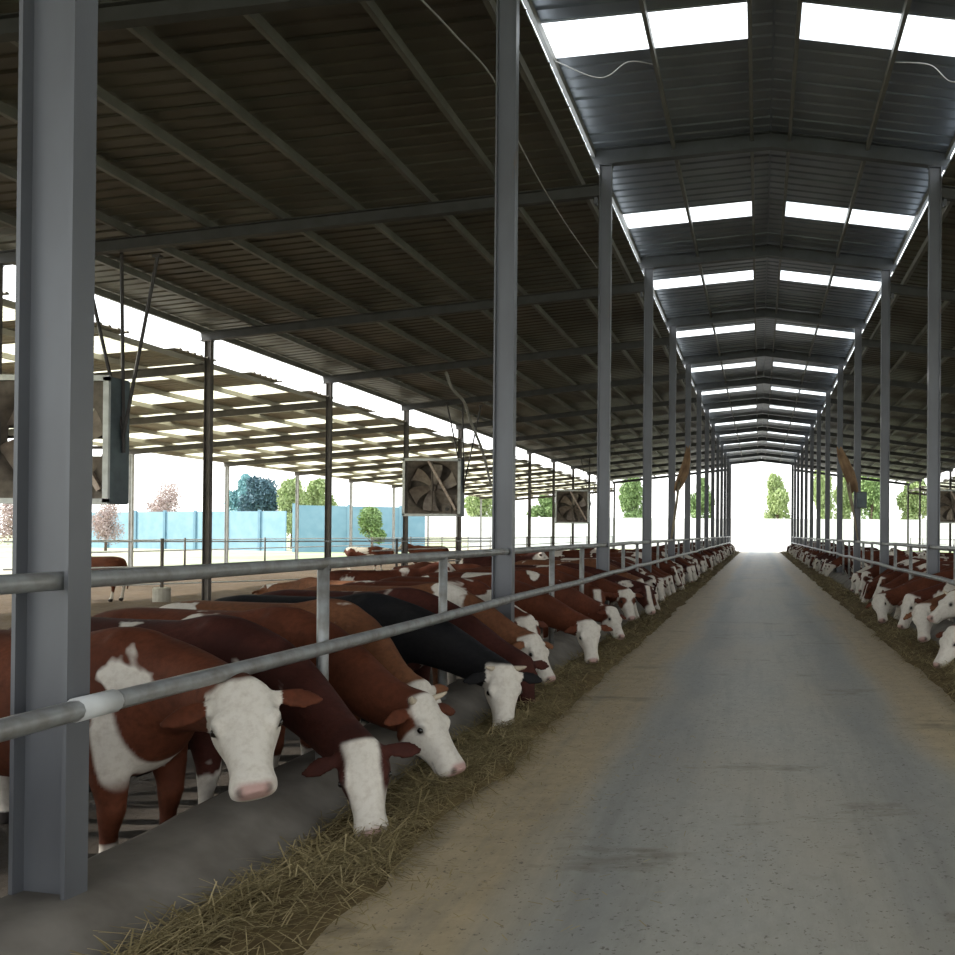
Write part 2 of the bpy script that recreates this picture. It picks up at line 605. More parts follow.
def yard_roof(s):
    xe = EXL if s < 0 else EXR
    xo = OXL if s < 0 else OXR
    side = 'left' if s < 0 else 'right'
    W = abs(xo - xe)
    sl = .0945

    def zb(u):
        return 5.47 - sl * u
    r = empty('yard_roof')
    tag(r, f'low beige sheet roof with translucent strips over the {side} yard', 'roof', kind='structure')
    dz = .2 + .13
    mb = MB()
    prof_x = (.25, W + .4)
    y = YA
    pan = []
    yy = YA + .3
    while yy + 1.5 < YB:
        pan.append((yy, yy + 1.45))
        yy += 2.9 if False else 3.0
    for a, b_ in pan:
        if a - y > .05:
            put(mb, [strip(xe + s * .0, zb(0) + dz, xe + s * prof_x[1], zb(prof_x[1]) + dz, sheet_profile(y, a, .25, .04, 9), 4)])
        y = b_
    put(mb, [strip(xe, zb(0) + dz, xe + s * prof_x[1], zb(prof_x[1]) + dz, sheet_profile(y, YB, .25, .04, 9), 4)])
    mb.build('roof_sheet', M['roof_yard'], r)
    for a, b_ in pan:
        strip(xe + s * .55, zb(.55) + dz + .003, xe + s * prof_x[1], zb(prof_x[1]) + dz + .003, sheet_profile(a - .05, b_ + .05, .25, .04, 9), 4).build('translucent_panel', M['skylight_yard'], r)
    for i in range(8):
        u = .25 + (W - .1) * i / 7
        x = xe + s * u
        MB().box(x - .035, x + .035, YA, YB, zb(u) + .195, zb(u) + .32).build('purlin', M['roof_yard'], r)
    for k, y in enumerate(YK):
        if k < 2:
            continue
        mb = MB()
        ibeam(mb, (xe + s * .07, y, zb(0)), (xo + s * .15, y, zb(W + .15)), .2, .12)
        o = mb.build('yard_rafter', M['brown_steel'])
        tag(o, f'steel rafter under the low {side} yard roof, {ORD[k]} from the camera', 'rafter', f'rafters of the {side} yard roof', 'thing')
    return zb


ZYL = yard_roof(-1)
ZYR = yard_roof(1)

# ------------------------------------------------------------------ columns


def hcol(y, x, s, z0, z1, hx, wy, m, name, label, group, plate=True):
    """H section; flanges face the alley (+-x)"""
    mb = MB()
    mb.box(-hx / 2, -hx / 2 + .016, -wy / 2, wy / 2, 0, z1 - z0)
    mb.box(hx / 2 - .016, hx / 2, -wy / 2, wy / 2, 0, z1 - z0)
    mb.box(-hx / 2 + .015, hx / 2 - .015, -.006, .006, 0, z1 - z0)
    o = mb.build(name, m)
    o.location = (x, y, z0)
    if plate:
        MB().box(-hx / 2 - .03, hx / 2 + .03, -wy / 2 - .03, wy / 2 + .03, -.004, .018).build('base_plate', m, o)
        MB().box(-hx / 2 - .02, hx / 2 + .02, -wy / 2 - .01, wy / 2 + .01, z1 - z0 - .002, z1 - z0 + .014).build('top_plate', m, o)
    tag(o, label, 'column', group, 'thing')
    return o


for k, y in enumerate(YK):
    for s, x in ((-1, XL), (1, XR)):
        if s > 0 and k < 2:
            continue
        side = 'left' if s < 0 else 'right'
        lab = f'tall blue-grey steel column on the {side} feed curb, {ORD[k] if s < 0 else ORD[k - 2]} in view from the front'
        if s < 0 and k == 0:
            lab = 'big rust-stained blue-grey steel column close by at the picture edge'
        o = hcol(y, x, s, .012, 8.14 + SL * (2.87 - abs(x - XM)) - .014, .22, .115, M['steel'], 'steel_column', lab, f'tall columns along the {side} feed fence', not (s < 0 and k == 0))
        # knee stiffener under the side rafter
        MB().box(-.05 if s < 0 else -.0, .0 if s < 0 else .05, -.06, .06, 7.4, 7.52).build('rafter_bracket', M['steel'], o).location.x = s * .15
for k in range(2, NB):
    y = YK[k]
    for s, x in ((-1, EXL), (1, EXR)):
        side = 'left' if s < 0 else 'right'
        zt = 7.56 - .12 * (abs(x - (XL if s < 0 else XR)) - .12)
        hcol(y, x, s, PEN - .05, zt - .016, .16, .13, M['brown_steel'], 'eave_column',
             f'slim brown steel column at the low edge of the {side} pen roof, {ORD[k - 2]} visible', f'eave columns of the {side} pens')
for k in range(3, NB):
    y = YK[k]
    for s, x in ((-1, OXL), (1, OXR)):
        if s > 0 and k < 12:
            continue
        side = 'left' if s < 0 else 'right'
        zt = 5.47 - .0945 * abs(x - (EXL if s < 0 else EXR))
        hcol(y, x, s, PEN - .05, zt - .016, .13, .11, M['white_steel'], 'yard_post',
             f'thin pale post at the outer edge of the {side} yard roof, {ORD[k - 3] if s < 0 else ORD[k - 12]} visible', f'outer posts of the {side} yard roof')

# ------------------------------------------------------------------ feed fences


def wob(y, seed):
    a = min(1.0, max(0.0, (y - 9) / 9))
    return a * .045 * mnoise.noise((y * .35, seed, 0)) + a * .02 * mnoise.noise((y * .9, seed, 5))


def feed_fence(s):
    side = 'left' if s < 0 else 'right'
    xf = -2.70 if s < 0 else 3.02       # alley-side face of the columns
    f = empty('feed_fence', (xf, D0, 0))
    f.location = (0, 0, 0)
    tag(f, f'galvanised pipe feed fence with two rails along the {side} of the alley', 'fence')
    ys = np.arange(-1.0 if s < 0 else 6.5, YB, .5)
    MB().tube([(xf - (-s) * .075 * 1 if False else xf + s * .065, y, 1.275 + wob(y, 11 + s) * .4) for y in ys], .038, 10).build('top_rail', M['galv'], f, True)
    MB().tube([(xf - s * (.045 + abs(wob(y, 3 + s))), y, .775 + wob(y, 21 + s) * .8 - .012 * math.sin(PI * ((y - D0) / S % 1))) for y in ys], .041, 10).build('lower_rail', M['galv'], f, True)
    for k, y in enumerate(YK):
        if s > 0 and k < 1:
            continue
        for j in (1, 2):
            yy = y + S * j / 3 + random.uniform(-.06, .06)
            if yy > YB - 1:
                continue
            if s < 0 and k == 0:
                yy = (5.43, 7.49)[j - 1]
            MB().tube([(xf + s * .065, yy, .0), (xf + s * .065, yy, 1.265)], .036, 10).build('post', M['galv'], f, True)
    if s < 0:
        yy = 3.33
        o = MB().tube([(xf + .045 + wob(y, 2), y, .775) for y in (yy, yy + .19)], .049, 12).build('pipe_sleeve', M['white_steel'], f, True)
        o['label'] = 'pale pipe sleeve'
    return f


feed_fence(-1)
feed_fence(1)


def rail_fence(name, pts, zs, posts, label, r=.025, block=()):
    f = empty(name, (0, 0, 0))
    tag(f, label, 'fence')
    for z in zs:
        MB().tube([(x, y, z) for x, y in pts], r, 8).build('rail', M['white_steel'], f, True)
    for (x, y) in posts:
        MB().tube([(x, y, PEN - .05), (x, y, max(zs) + .08)], .04, 8).build('post', M['brown_steel'], f, True)
    for (x, y) in block:
        rr = [[(x + q * math.cos(a), y + q * math.sin(a), z) for a in np.linspace(0, 2 * PI, 14, endpoint=False)]
              for q, z in ((.2, PEN - .05), (.2, PEN + .33), (.17, PEN + .36))]
        MB().loft(rr).build('footing', M['block'], f)
    return f


rail_fence('yard_fence', [(EXL - .2, 31), (EXL - .2, YB)], (1.2, .8, .35), [(EXL - .2, y) for y in np.arange(33.6, YB, 6)],
           'pale pipe rail fence along the low edge of the left pen roof')
rail_fence('yard_fence', [(OXL - .3, 30), (OXL - .3, YB)], (1.1, .65), [(OXL - .3, y) for y in np.arange(31, YB, 6)],
           'pale pipe rail fence along the far outer edge of the left yard')
p0, p1 = np.array((-15.5, 22.2)), np.array((-11.4, 26.9))
dv = p1 - p0
rail_fence('divider_fence', [tuple(p0 - dv * .5), tuple(p1 + dv * .55)], (1.2, .55, .1), [tuple(p0), tuple(p1)],
           'slanting pipe divider fence standing on two pale round footings in the dirt', .02, [tuple(p0), tuple(p1)])
rail_fence('yard_fence', [(EXR + .2, 40), (EXR + .2, YB)], (1.2, .8, .35), [(EXR + .2, y) for y in np.arange(45, YB, 6)],
           'pale pipe rail fence along the low edge of the right pen roof')

# ------------------------------------------------------------------ fans


def fan(loc, size, label, openback, rods):
    r = empty('barn_fan', loc)
    tag(r, label, 'fan', 'big box fans hung under the pen roofs', 'thing')
    h = size / 2
    dp = .5
    e = .035
    mb = MB()
    for sgn in (-1, 1):
        mb.box(-h, h, 0, dp, sgn * h - e / 2, sgn * h + e / 2)
    mb.box(-h - e / 2, -h + e / 2, 0, dp, -h, h)
    mb.build('housing', M['fan_side'], r)
    MB().box(h - e / 2, h + e / 2, .0, dp, -h, h).build('side_panel', M['fan_side'], r)
    mb = MB()
    w = .07
    mb.box(-h - .03, h + .03, -.03, .02, h - w, h + .03).box(-h - .03, h + .03, -.03, .02, -h - .03, -h + w)
    mb.box(-h - .03, -h + w, -.03, .02, -h, h).box(h - w, h + .03, -.03, .02, -h, h)
    mb.build('front_frame', M['fan_case'], r)
    # shroud plate with a round opening and an inlet cone
    R = h * .9
    n = 48
    mb = MB()
    A = np.linspace(0, 2 * PI, n, endpoint=False)
    out = []
    for a in A:
        c_, s_ = math.cos(a), math.sin(a)
        q = h / max(abs(c_), abs(s_))
        out.append((c_ * q, .06, s_ * q))
    inn = [(R * math.cos(a), .06, R * math.sin(a)) for a in A]
    thr = [(R * .95 * math.cos(a), .32, R * .95 * math.sin(a)) for a in A]
    mb.loft([out, inn, thr], cap=False)
    mb.build('shroud', M['fan_dust'], r, True)
    hub = MB().tube([(0, .1, 0), (0, .3, 0)], .14, 16).build('hub', M['fan_dust'], r)
    for i in range(6):
        a0 = i * PI / 3 + .2
        mb = MB()
        rows = []
        for j in range(7):
            u = j / 6
            rad = .12 + (R * .92 - .12) * u
            wd = .10 + .22 * u
            tw = .65 - .3 * u
            sweep = a0 + .25 * u * u
            ct = np.array((math.cos(sweep), 0, math.sin(sweep)))
            tg = np.array((-math.sin(sweep), 0, math.cos(sweep)))
            row = []
            for vv in (-1, -.33, .33, 1):
                off = tg * vv * wd * math.cos(tw) + np.array((0, 1, 0)) * (vv * wd * math.sin(tw) * .6 + .02 * (1 - vv * vv))
                row.append(ct * rad + off + np.array((0, .2, 0)))
            rows.append(row)
        vs_ = [p for rw in rows for p in rw] + [p + np.array((0, .006, 0)) for rw in rows for p in rw]
        fs = []
        for j in range(6):
            for q in range(3):
                a_ = j * 4 + q
                fs += [(a_, a_ + 1, a_ + 5, a_ + 4), (a_ + 28, a_ + 32, a_ + 33, a_ + 29)]
        mb.add(vs_, fs)
        mb.build('blade', M['fan_blade'], r, True)
    # motor bar, belt guard
    MB().bar((-.12 * h, .03, h * .93), (h * .86, .03, -h * .8), .09, .07, (0, 1, 0)).build('belt_guard', M['brass'], r)
    MB().bar((0, .05, -h * .95), (0, .05, h * .95), .05, .05, (0, 1, 0)).build('bearing_bar', M['fan_dust'], r)
    mo = MB().box(h * .38, h * .7, .03, .3, -h * .92, -h * .62).build('motor', M['fan_dust'], r)
    MB().tube([(h * .55, -.0, -h * .77), (h * .55, .035, -h * .77)], .07, 14).build('pulley', M['rod'], mo)
    # rear shutter
    mb = MB()
    ns = 12
    for i in range(ns):
        z = -h + (i + .5) * size / ns
        if openback:
            mb.bar((-h, dp - .02, z), (h, dp - .02, z), size / ns * .3, .006, (0, .96, .28))
        else:
            mb.bar((-h, dp - .01, z), (h, dp - .01, z), .006, size / ns * 1.06, (0, .15, 1))
    mb.build('shutter', M['fan_dust'], r)
    for a, b_ in rods:
        a, b_ = np.array(a) - np.array(loc), np.array(b_) - np.array(loc)
        hr_ = MB().tube([a, b_], .028, 6).build('hanger_rod', M['rod'], r)
        MB().box(a[0] - .07, a[0] + .07, a[1] - .05, a[1] + .05, a[2] - .03, a[2] + .02).build('clamp', M['rod'], hr_)
    return r


def rods_for(x, y, z, zb):
    zt = zb(x)
    b0 = (x + .05, y + .3, z + .15)
    return [((x - .55, y + .05, zt + .03), b0), ((x - .02, y + .3, zt + .18), (x + .05, y + .32, z - .2)), ((x + .75, y + .15, zt - .06), (x + .06, y + .28, z + .05))]


def zbl(x):
    return ZBL(abs(x - XL))


for k, sz, zc, op, lab in ((2, 2.25, 3.10, True, 'large box fan partly hidden behind the big close column'),
                           (5, 2.2, 3.24, False, 'brown box fan hanging between slim columns in the middle of the left pens'),
                           (9, 2.2, 3.28, False, 'small looking distant box fan framed by the fence posts on the left')):
    y = YK[k] - .1
    xr = -11.68 if k != 9 else -11.45
    x = xr - sz / 2
    fan((x, y, zc), sz, lab, op, rods_for(xr, y, zc, zbl))
fan((12.95, YK[9] - .1, 3.45), 2.2, 'dark box fan in the right pen cut off by the picture edge', False, [((12.2, YK[9], 6.42), (12.0, YK[9] + .1, 3.6))])

# ------------------------------------------------------------------ hanging sheets, box, cables


def drape(name, pts, w, m, label, cat):
    """crumpled hanging sheet along a centre line, with folds and thickness"""
    mb = MB()
    rings = []
    n = 10
    for i, p in enumerate(pts):
        ww = w[i]
        fr, bk = [], []
        for j in range(n):
            u = j / (n - 1) - .5
            fold = .04 * math.sin(j * 2.1 + i * .7)
            fr.append((p[0] + u * ww, p[1] + fold - .015, p[2] + .05 * math.sin(j + i)))
            bk.append((p[0] + u * ww, p[1] + fold + .015, p[2] + .05 * math.sin(j + i)))
        rings.append(fr + bk[::-1])
    mb.loft(rings)
    return tag(mb.build(name, m, smooth=True), label, cat)


yd = YK[4] - .25
drape('tarpaulin', [at(839, 448, yd), at(843, 458, yd), at(848, 470, yd), at(852, 482, yd), at(855, 492, yd)], [.15, .35, .42, .36, .22], M['tarp'],
      'brown bundled tarpaulin strip hanging beside a right column', 'tarpaulin')
drape('plastic_film', [at(848, 484, yd - .06), at(851, 500, yd - .06), at(855, 520, yd - .06), at(858, 540, yd - .06)], [.12, .12, .08, .05], M['pale_tarp'],
      'pale twisted film trailing below the brown tarpaulin on the right', 'plastic film')
q = at(860, 500, YK[4] - .2)
mb = MB().box(q[0] - .12, q[0] + .2, q[1] - .15, q[1] + .1, q[2] - .25, q[2] + .25)
o = mb.build('control_box', M['box_grey'])
tag(o, 'dark grey box mounted on a right column below the brown tarpaulin', 'box')
MB().box(q[0] - .1, q[0] + .18, q[1] - .17, q[1] - .15, q[2] - .22, q[2] + .22).build('box_cover', M['fan_side'], o)
drape('tarpaulin', [at(688, 447, yd), at(687, 460, yd), at(684, 472, yd), at(679, 484, yd), at(676, 492, yd)], [.12, .22, .3, .28, .14], M['tarp'],
      'brown bundled tarpaulin strip hanging between two left columns', 'tarpaulin')
drape('plastic_film', [at(679, 482, yd - .06), at(677, 500, yd - .06), at(674, 520, yd - .06), at(671, 540, yd - .06)], [.08, .07, .06, .05], M['pale_tarp'],
      'pale twisted film trailing below the tarpaulin on the left', 'plastic film')


def smooth_path(pts, n=8):
    pts = [np.array(p, float) for p in pts]
    P = [2 * pts[0] - pts[1]] + pts + [2 * pts[-1] - pts[-2]]
    out = []
    for i in range(1, len(P) - 2):
        for j in range(n):
            u = j / n
            a, b_, c_, d_ = P[i - 1], P[i], P[i + 1], P[i + 2]
            out.append(.5 * (2 * b_ + (c_ - a) * u + (2 * a - 5 * b_ + 4 * c_ - d_) * u * u + (3 * b_ - a - 3 * c_ + d_) * u ** 3))
    out.append(pts[-1])
    return out


tag(MB().tube(smooth_path([at(418, -4, 8.5), at(455, 35, 9.4), at(495, 82, 10.5), at(520, 145, 12.5), at(560, 215, 15.2), at(597, 268, 19)]), .011, 6).build('cable', M['cable'], None, True),
    'thin grey cable sagging under the left pen roof near the second tall column', 'cable')
tag(MB().tube(smooth_path([at(446, 372, 27.5), at(452, 388, 28), at(464, 402, 29), at(470, 420, 30), at(482, 450, 31), at(491, 485, 32)]), .05, 6).build('hose', M['cable'], None, True),
    'pale loose hose dangling from the left roof beside the brown fan', 'hose')
for pts, lab in (([(XM - 3.2, 12.3, zmid(XM - 3.2) - .1), at(600, 78, 12.4), at(628, 62, 12.5), (XM - 1.77, 12.7, zmid(XM - 1.77) - .1)], 'thin bent wire under the first skylight strip left of the ridge'),
                 ([(XM + 1.77, 12.6, zmid(XM + 1.77) - .1), at(930, 65, 12.4), at(956, 82, 12.2), (XM + 3.2, 12.0, zmid(XM + 3.2) - .1)], 'thin diagonal wire under the first skylight strip right of the ridge')):
    tag(MB().tube(smooth_path(pts), .008, 5).build('wire', M['cable'], None, True), lab, 'wire')

# ------------------------------------------------------------------ cows


def ring(c, u, w, ru, rw, n=14, p=2.3):
    out = []
    for a in np.linspace(0, 2 * PI, n, endpoint=False):
        ca, sa = math.cos(a), math.sin(a)
        out.append(c + u * ru * math.copysign(abs(ca) ** (2 / p), ca) + w * rw * math.copysign(abs(sa) ** (2 / p), sa))
    return out


def unit(v):
    v = np.array(v, float)
    return v / np.linalg.norm(v)


def cow_mesh(name, poll, muz, up, face='full', L=.50, hs=1.0, voxel=.02, stride=0, socks=.28, seed=0, ears=1.0, brisket=False):
    """one continuous cow body in its own frame: +x forward, +y its left, z up, ground at 0"""
    mb = MB()
    X, Y, Z = np.array((1., 0, 0)), np.array((0, 1., 0)), np.array((0, 0, 1.))
    # trunk
    trunk = [(-1.66, 1.03, .05, .07), (-1.62, 1.03, .15, .17), (-1.52, 1.0, .235, .255), (-1.32, .97, .29, .315), (-1.05, .915, .30, .365), (-.75, .875, .315, .40),
             (-.45, .865, .31, .41), (-.2, .875, .285, .40), (0, .89, .26, .37), (.14, .91, .20, .30), (.24, .92, .11, .2)]
    mb.loft([ring(np.array((x, 0, z)), Y, Z, ry, rz, 18, 2.4) for x, z, ry, rz in trunk])
    # withers & hips
    mb.loft([ring(np.array((x, 0, z)), Y, Z, ry, rz, 12) for x, z, ry, rz in ((-.45, 1.2, .08, .07), (-.2, 1.24, .10, .08), (0, 1.22, .10, .09), (.12, 1.17, .08, .09))])
    for s in (-1, 1):
        mb.loft([ring(np.array((x, s * .2, z)), Y, Z, ry, rz, 10) for x, z, ry, rz in ((-1.45, 1.13, .05, .05), (-1.3, 1.17, .075, .06), (-1.15, 1.13, .05, .05))])
    P, D = np.array(poll, float), unit(np.array(muz, float) - np.array(poll, float))
    U = np.array(up, float)
    U = unit(U - D * U.dot(D))
    T = np.cross(U, D)
    # neck
    S0 = np.array((-.12, 0, 1.0))
    N = P + D * .06 * hs - U * .085 * hs
    back = unit(-D * .35 - U * .65 + np.array((-.6, 0, .1)))
    ln = np.linalg.norm(N - S0)
    c1, c2 = S0 + np.array((.38, 0, .02)) * ln, N + back * ln * .36
    nr = []
    npt = 9
    for i in range(npt):
        u = i / (npt - 1)
        p = (1 - u) ** 3 * S0 + 3 * (1 - u) ** 2 * u * c1 + 3 * (1 - u) * u * u * c2 + u ** 3 * N
        d = 3 * (1 - u) ** 2 * (c1 - S0) + 6 * (1 - u) * u * (c2 - c1) + 3 * u * u * (N - c2)
        d = unit(d)
        w_ = np.cross(Z, d) if abs(d[2]) < .97 else Y
        w_ = unit(w_ * (1 - u) + T * u * (1 if np.dot(w_, T) > 0 else -1))
        w_ = unit(w_ - d * w_.dot(d))
        h_ = np.cross(d, w_)
        ry = .22 + (.105 * hs - .22) * u ** .8
        rz = .33 + (.13 * hs - .33) * u ** .7
        nr.append(ring(p, w_, h_, ry, rz, 14))
    mb.loft(nr)
    # dewlap
    # head : (t, half width, half height)
    hd = [(-.07, .05, .05), (-.03, .09, .07), (.05, .118, .10), (.14, .132, .122), (.24, .138, .138), (.34, .134, .138), (.46, .114, .124), (.58, .094, .105),
          (.70, .083, .091), (.80, .083, .085), (.89, .092, .082), (.96, .089, .076), (1.0, .072, .06), (1.025, .04, .035)]
    L = L * hs
    hr = []
    for t_, w, h in hd:
        dish = .012 * math.sin(min(1, max(0, t_)) * PI)
        hr.append(ring(P + D * t_ * L - U * (h * hs + dish), T, U, w * hs, h * hs, 16, 2.5))
    mb.loft(hr)
    # jaw muscle
    for s in (-1, 1):
        mb.loft([ring(P + D * t_ * L - U * hh * hs + T * s * .07 * hs, T, U, a * hs, a * hs * 1.2, 10) for t_, hh, a in ((.12, .17, .03), (.22, .18, .06), (.34, .17, .055), (.46, .15, .03))])
        # brow
        mb.loft([ring(P + D * t_ * L - U * .045 * hs + T * s * .105 * hs, T, U, a * hs, a * hs, 8) for t_, a in ((.22, .015), (.29, .03), (.36, .03), (.43, .012))])
        # ear : a leaf drooping sideways
        e0 = P + D * .07 * L - U * .07 * hs + T * s * .09 * hs
        ed = unit(T * s * 1.0 - U * .10 + D * .12 * ears + np.array((0, 0, -.12)))
        en = unit(np.cross(ed, D))
        ew = np.cross(en, ed)
        mb.loft([ring(e0 + ed * q * .235 * hs, ew, en, a * hs, b_ * hs, 10, 2) for q, a, b_ in
                 ((0, .024, .022), (.15, .030, .020), (.35, .050, .017), (.55, .058, .016), (.75, .048, .014), (.92, .026, .012), (1.0, .01, .01))])
    # legs
    for s in (-1, 1):
        st = stride * s
        fl = [((-.08, s * .17, .82), .15), ((-.05, s * .185, .62), .105), ((-.03 + st * .5, s * .185, .42), .068), ((-.03 + st * .7, s * .185, .37), .066),
              ((-.045 + st, s * .185, .25), .043), ((-.045 + st * 1.2, s * .185, .13), .043), ((-.03 + st * 1.25, s * .185, .09), .052), ((-.01 + st * 1.25, s * .185, .04), .058), ((0 + st * 1.25, s * .185, .0), .062)]
        mb.tube([p for p, r in fl], [r for p, r in fl], 12)
        st = -stride * s
        hl = [((-1.36, s * .16, .98), .2), ((-1.33, s * .2, .80), .17), ((-1.30 + st * .3, s * .215, .64), .12), ((-1.42 + st * .6, s * .215, .52), .075), ((-1.50 + st * .8, s * .21, .44), .06),
              ((-1.49 + st, s * .21, .36), .046), ((-1.46 + st, s * .21, .22), .041), ((-1.45 + st, s * .21, .12), .045), ((-1.43 + st, s * .21, .08), .054), ((-1.40 + st, s * .21, .0), .062)]
        mb.tube([p for p, r in hl], [r for p, r in hl], 12)
    mb.tube([(-1.6, 0, 1.16), (-1.70, .01, 1.08), (-1.74, .02, .9), (-1.73, .03, .7), (-1.71, .04, .5), (-1.72, .04, .33)], [.035, .032, .026, .024, .035, .02], 8)
    o = mb.build('tmp', None)
    md = o.modifiers.new('r', 'REMESH')
    md.mode = 'VOXEL'
    md.voxel_size = voxel
    ms = o.modifiers.new('s', 'SMOOTH')
    ms.factor = .5
    ms.iterations = 7 if voxel < .016 else (5 if voxel < .02 else 3)
    dg = bpy.context.evaluated_depsgraph_get()
    me = bpy.data.meshes.new_from_object(o.evaluated_get(dg))
    me.name = name
    old = o.data
    bpy.data.objects.remove(o)
    bpy.data.meshes.remove(old)
    nv = len(me.vertices)
    co = np.empty(nv * 3)
    me.vertices.foreach_get('co', co)
    co = co.reshape(-1, 3)
    ev_ = np.empty(len(me.edges) * 2, dtype=np.int32)
    me.edges.foreach_get('vertices', ev_)
    ev_ = ev_.reshape(-1, 2)
    v = co - P
    near = (np.linalg.norm(v - D * L * .4, axis=1) > .42 * hs) & (co[:, 2] > .55)
    deg = np.bincount(ev_.ravel(), minlength=nv)[:, None]
    for _ in range(int(22 * (.016 / voxel) ** 1.5)):
        acc = np.zeros((nv, 3))
        for q in range(3):
            acc[:, q] = np.bincount(ev_[:, 0], co[ev_[:, 1], q], nv) + np.bincount(ev_[:, 1], co[ev_[:, 0], q], nv)
        co[near] += .6 * (acc / deg - co)[near]
    me.vertices.foreach_set('co', co.ravel())
    v = co - P
    a, l, u = v @ D / L, v @ T / hs, v @ U / hs
    nz = np.array([mnoise.noise((p[0] * 9 + seed, p[1] * 9, p[2] * 9)) for p in co])
    nb = np.array([mnoise.noise((p[0] * 2.6 + seed * 3.1, p[1] * 2.6, p[2] * 2.6)) for p in co])
    al = np.abs(l)
    head = (a > -.13) & (a < 1.15) & (al < .34) & (u > -.36) & (u < .09)
    ear = head & (al > .145) & (a < .36)
    R = np.zeros(nv)
    n_ = nz * .5
    ss = lambda x, w=.02: np.clip(x / w + .5, 0, 1)
    if face == 'full':
        R = np.where(head & ~ear, ss(a + .07 + n_ * .10, .06) * ss(.36 * (1.25 - np.abs(a - .55)) + u + .10 + n_ * .08), 0)
    elif face == 'cheek':     # white front of face, coloured cheek behind the eye
        R = np.where(head & ~ear, ss(a + .07 + n_ * .1, .06) * (1 - ss(-.062 - u + n_ * .03) * ss(.31 - a + n_ * .1, .05)), 0)
    elif face == 'blaze':
        R = np.where(head & ~ear, np.maximum(ss(.055 - al + n_ * .04) * ss(u + .11), ss(a - .72 + n_ * .15, .06)) * ss(a + .02, .05), 0)
    elif face == 'sides':     # broad white middle, coloured sides
        R = np.where(head & ~ear, np.maximum(ss(.098 - al + n_ * .05) * ss(u + .12), ss(a - .8 + n_ * .15, .06)) * ss(a + .06, .05), 0)
    elif face == 'patch':
        e = np.hypot((a - .37) * L, al - .12)
        R = np.where(head & ~ear, ss(a + .05 + n_ * .12, .06) * ss(e - .075 + n_ * .06), 0)
    elif face == 'brown':
        R = np.where(head, ss(a - .93 + n_ * .15, .06) * .6, 0)
    if face == 'paleear':
        R = np.where(head, ss(a + .1), 0)
    body = np.ones(nv)
    body[head] = 0
    # white stockings and underline
    R = np.maximum(R, np.where(~head, ss(socks - co[:, 2] + nb * .25, .02), 0))
    if brisket:
        bz = np.maximum(ss(.035 - np.abs(co[:, 0] - .02 + (co[:, 2] - .7) * .25) + nb * .10 + n_ * .02, .02) * ss(.2 - np.abs(co[:, 2] - .72), .1),
                        ss(.02 - np.hypot(co[:, 0] - .18, co[:, 2] - .5) + .05 + n_ * .08, .02))
        bz = np.maximum(bz, ss(nb - .42, .04) * ss(.1 - np.abs(co[:, 0] + .22), .05))
        R = np.maximum(R, np.where(~head & (co[:, 0] > -.5) & (co[:, 1] < .1), bz, 0))
    G = np.where(head, ss(a - .93 + n_ * .06, .05) * ss(u + .085, .03) * ss(.062 - al, .03), 0) * (0.9 if face != 'brown' else .4)
    nos = np.minimum(np.hypot(np.hypot((a - .975) * L, l - .044), (u + .035)), np.hypot(np.hypot((a - .975) * L, l + .044), (u + .035)))
    B = np.where(head, ss(.023 - nos, .012), 0)
    B = np.maximum(B, np.where(~head & (co[:, 2] < .085), 1, 0))
    er = np.hypot(np.hypot((a - .37) * L, al - .125), u + .058)
    B = np.maximum(B, np.where(head, .55 * ss(.034 - er, .014), 0))
    B = np.maximum(B, np.where(head & (a > .76), .5 * ss(.006 - np.abs(u + .118), .008), 0))
    ca = me.color_attributes.new('coat', 'FLOAT_COLOR', 'POINT')
    ca.data.foreach_set('color', np.column_stack([R, G, B, body]).astype(np.float32).ravel())
    me.polygons.foreach_set('use_smooth', [True] * len(me.polygons))
    me.materials.append(RED)
    me['hp'] = [float(x) for x in np.concatenate([P, D, U, T, [L, hs]])]
    return me


def uv_sphere(r, name, m):
    bm = bmesh.new()
    bmesh.ops.create_uvsphere(bm, u_segments=10, v_segments=8, radius=r)
    me = bpy.data.meshes.new(name)
    bm.to_mesh(me)
    bm.free()
    me.materials.append(m)
    me.polygons.foreach_set('use_smooth', [True] * len(me.polygons))
    return me


EYE = uv_sphere(.021, 'eye', M['eye'])


def horn_mesh():
    mb = MB()
    mb.tube([(0, 0, 0), (.045, 0, .012), (.085, 0, .045), (.10, 0, .075)], [.026, .023, .016, .006], 8)
    o = mb.build('horn_tmp', M['horn'], None, True)
    me = o.data
    bpy.data.objects.remove(o)
    return me


HORN = horn_mesh()


def face_parts(o, horns=False):
    h = np.array(o.data['hp'])
    P, D, U, T, L, hs = h[0:3], h[3:6], h[6:9], h[9:12], h[12], h[13]
    for s in (-1, 1):
        e = link('eye', EYE, o)
        e.location = P + D * .37 * L - U * .058 * hs + T * s * .118 * hs
        e.scale = (hs, hs, hs)
        if horns:
            e = link('horn', HORN, o)
            mm = Matrix.Identity(4)
            a, b_, c_ = T * s, np.cross(U, T * s), U
            b_ = np.cross(c_, a)
            for i in range(3):
                mm[i][0], mm[i][1], mm[i][2] = a[i], b_[i], c_[i]
            mm.translation = P - D * .01 * L - U * .05 * hs + T * s * .06 * hs
            e.matrix_local = mm


def cow(me, loc, rz, coat_, label, group=None, scale=1.0, mirror=False, eyes=True, horns=False):
    o = link('cow', me)
    o.location = loc
    o.rotation_euler = (0, 0, rz)
    o.scale = (scale, -scale if mirror else scale, scale)
    o.material_slots[0].link = 'OBJECT'
    o.material_slots[0].material = COATS[coat_]
    tag(o, label, 'cow', group, 'thing')
    if eyes:
        face_parts(o, horns)
    return o


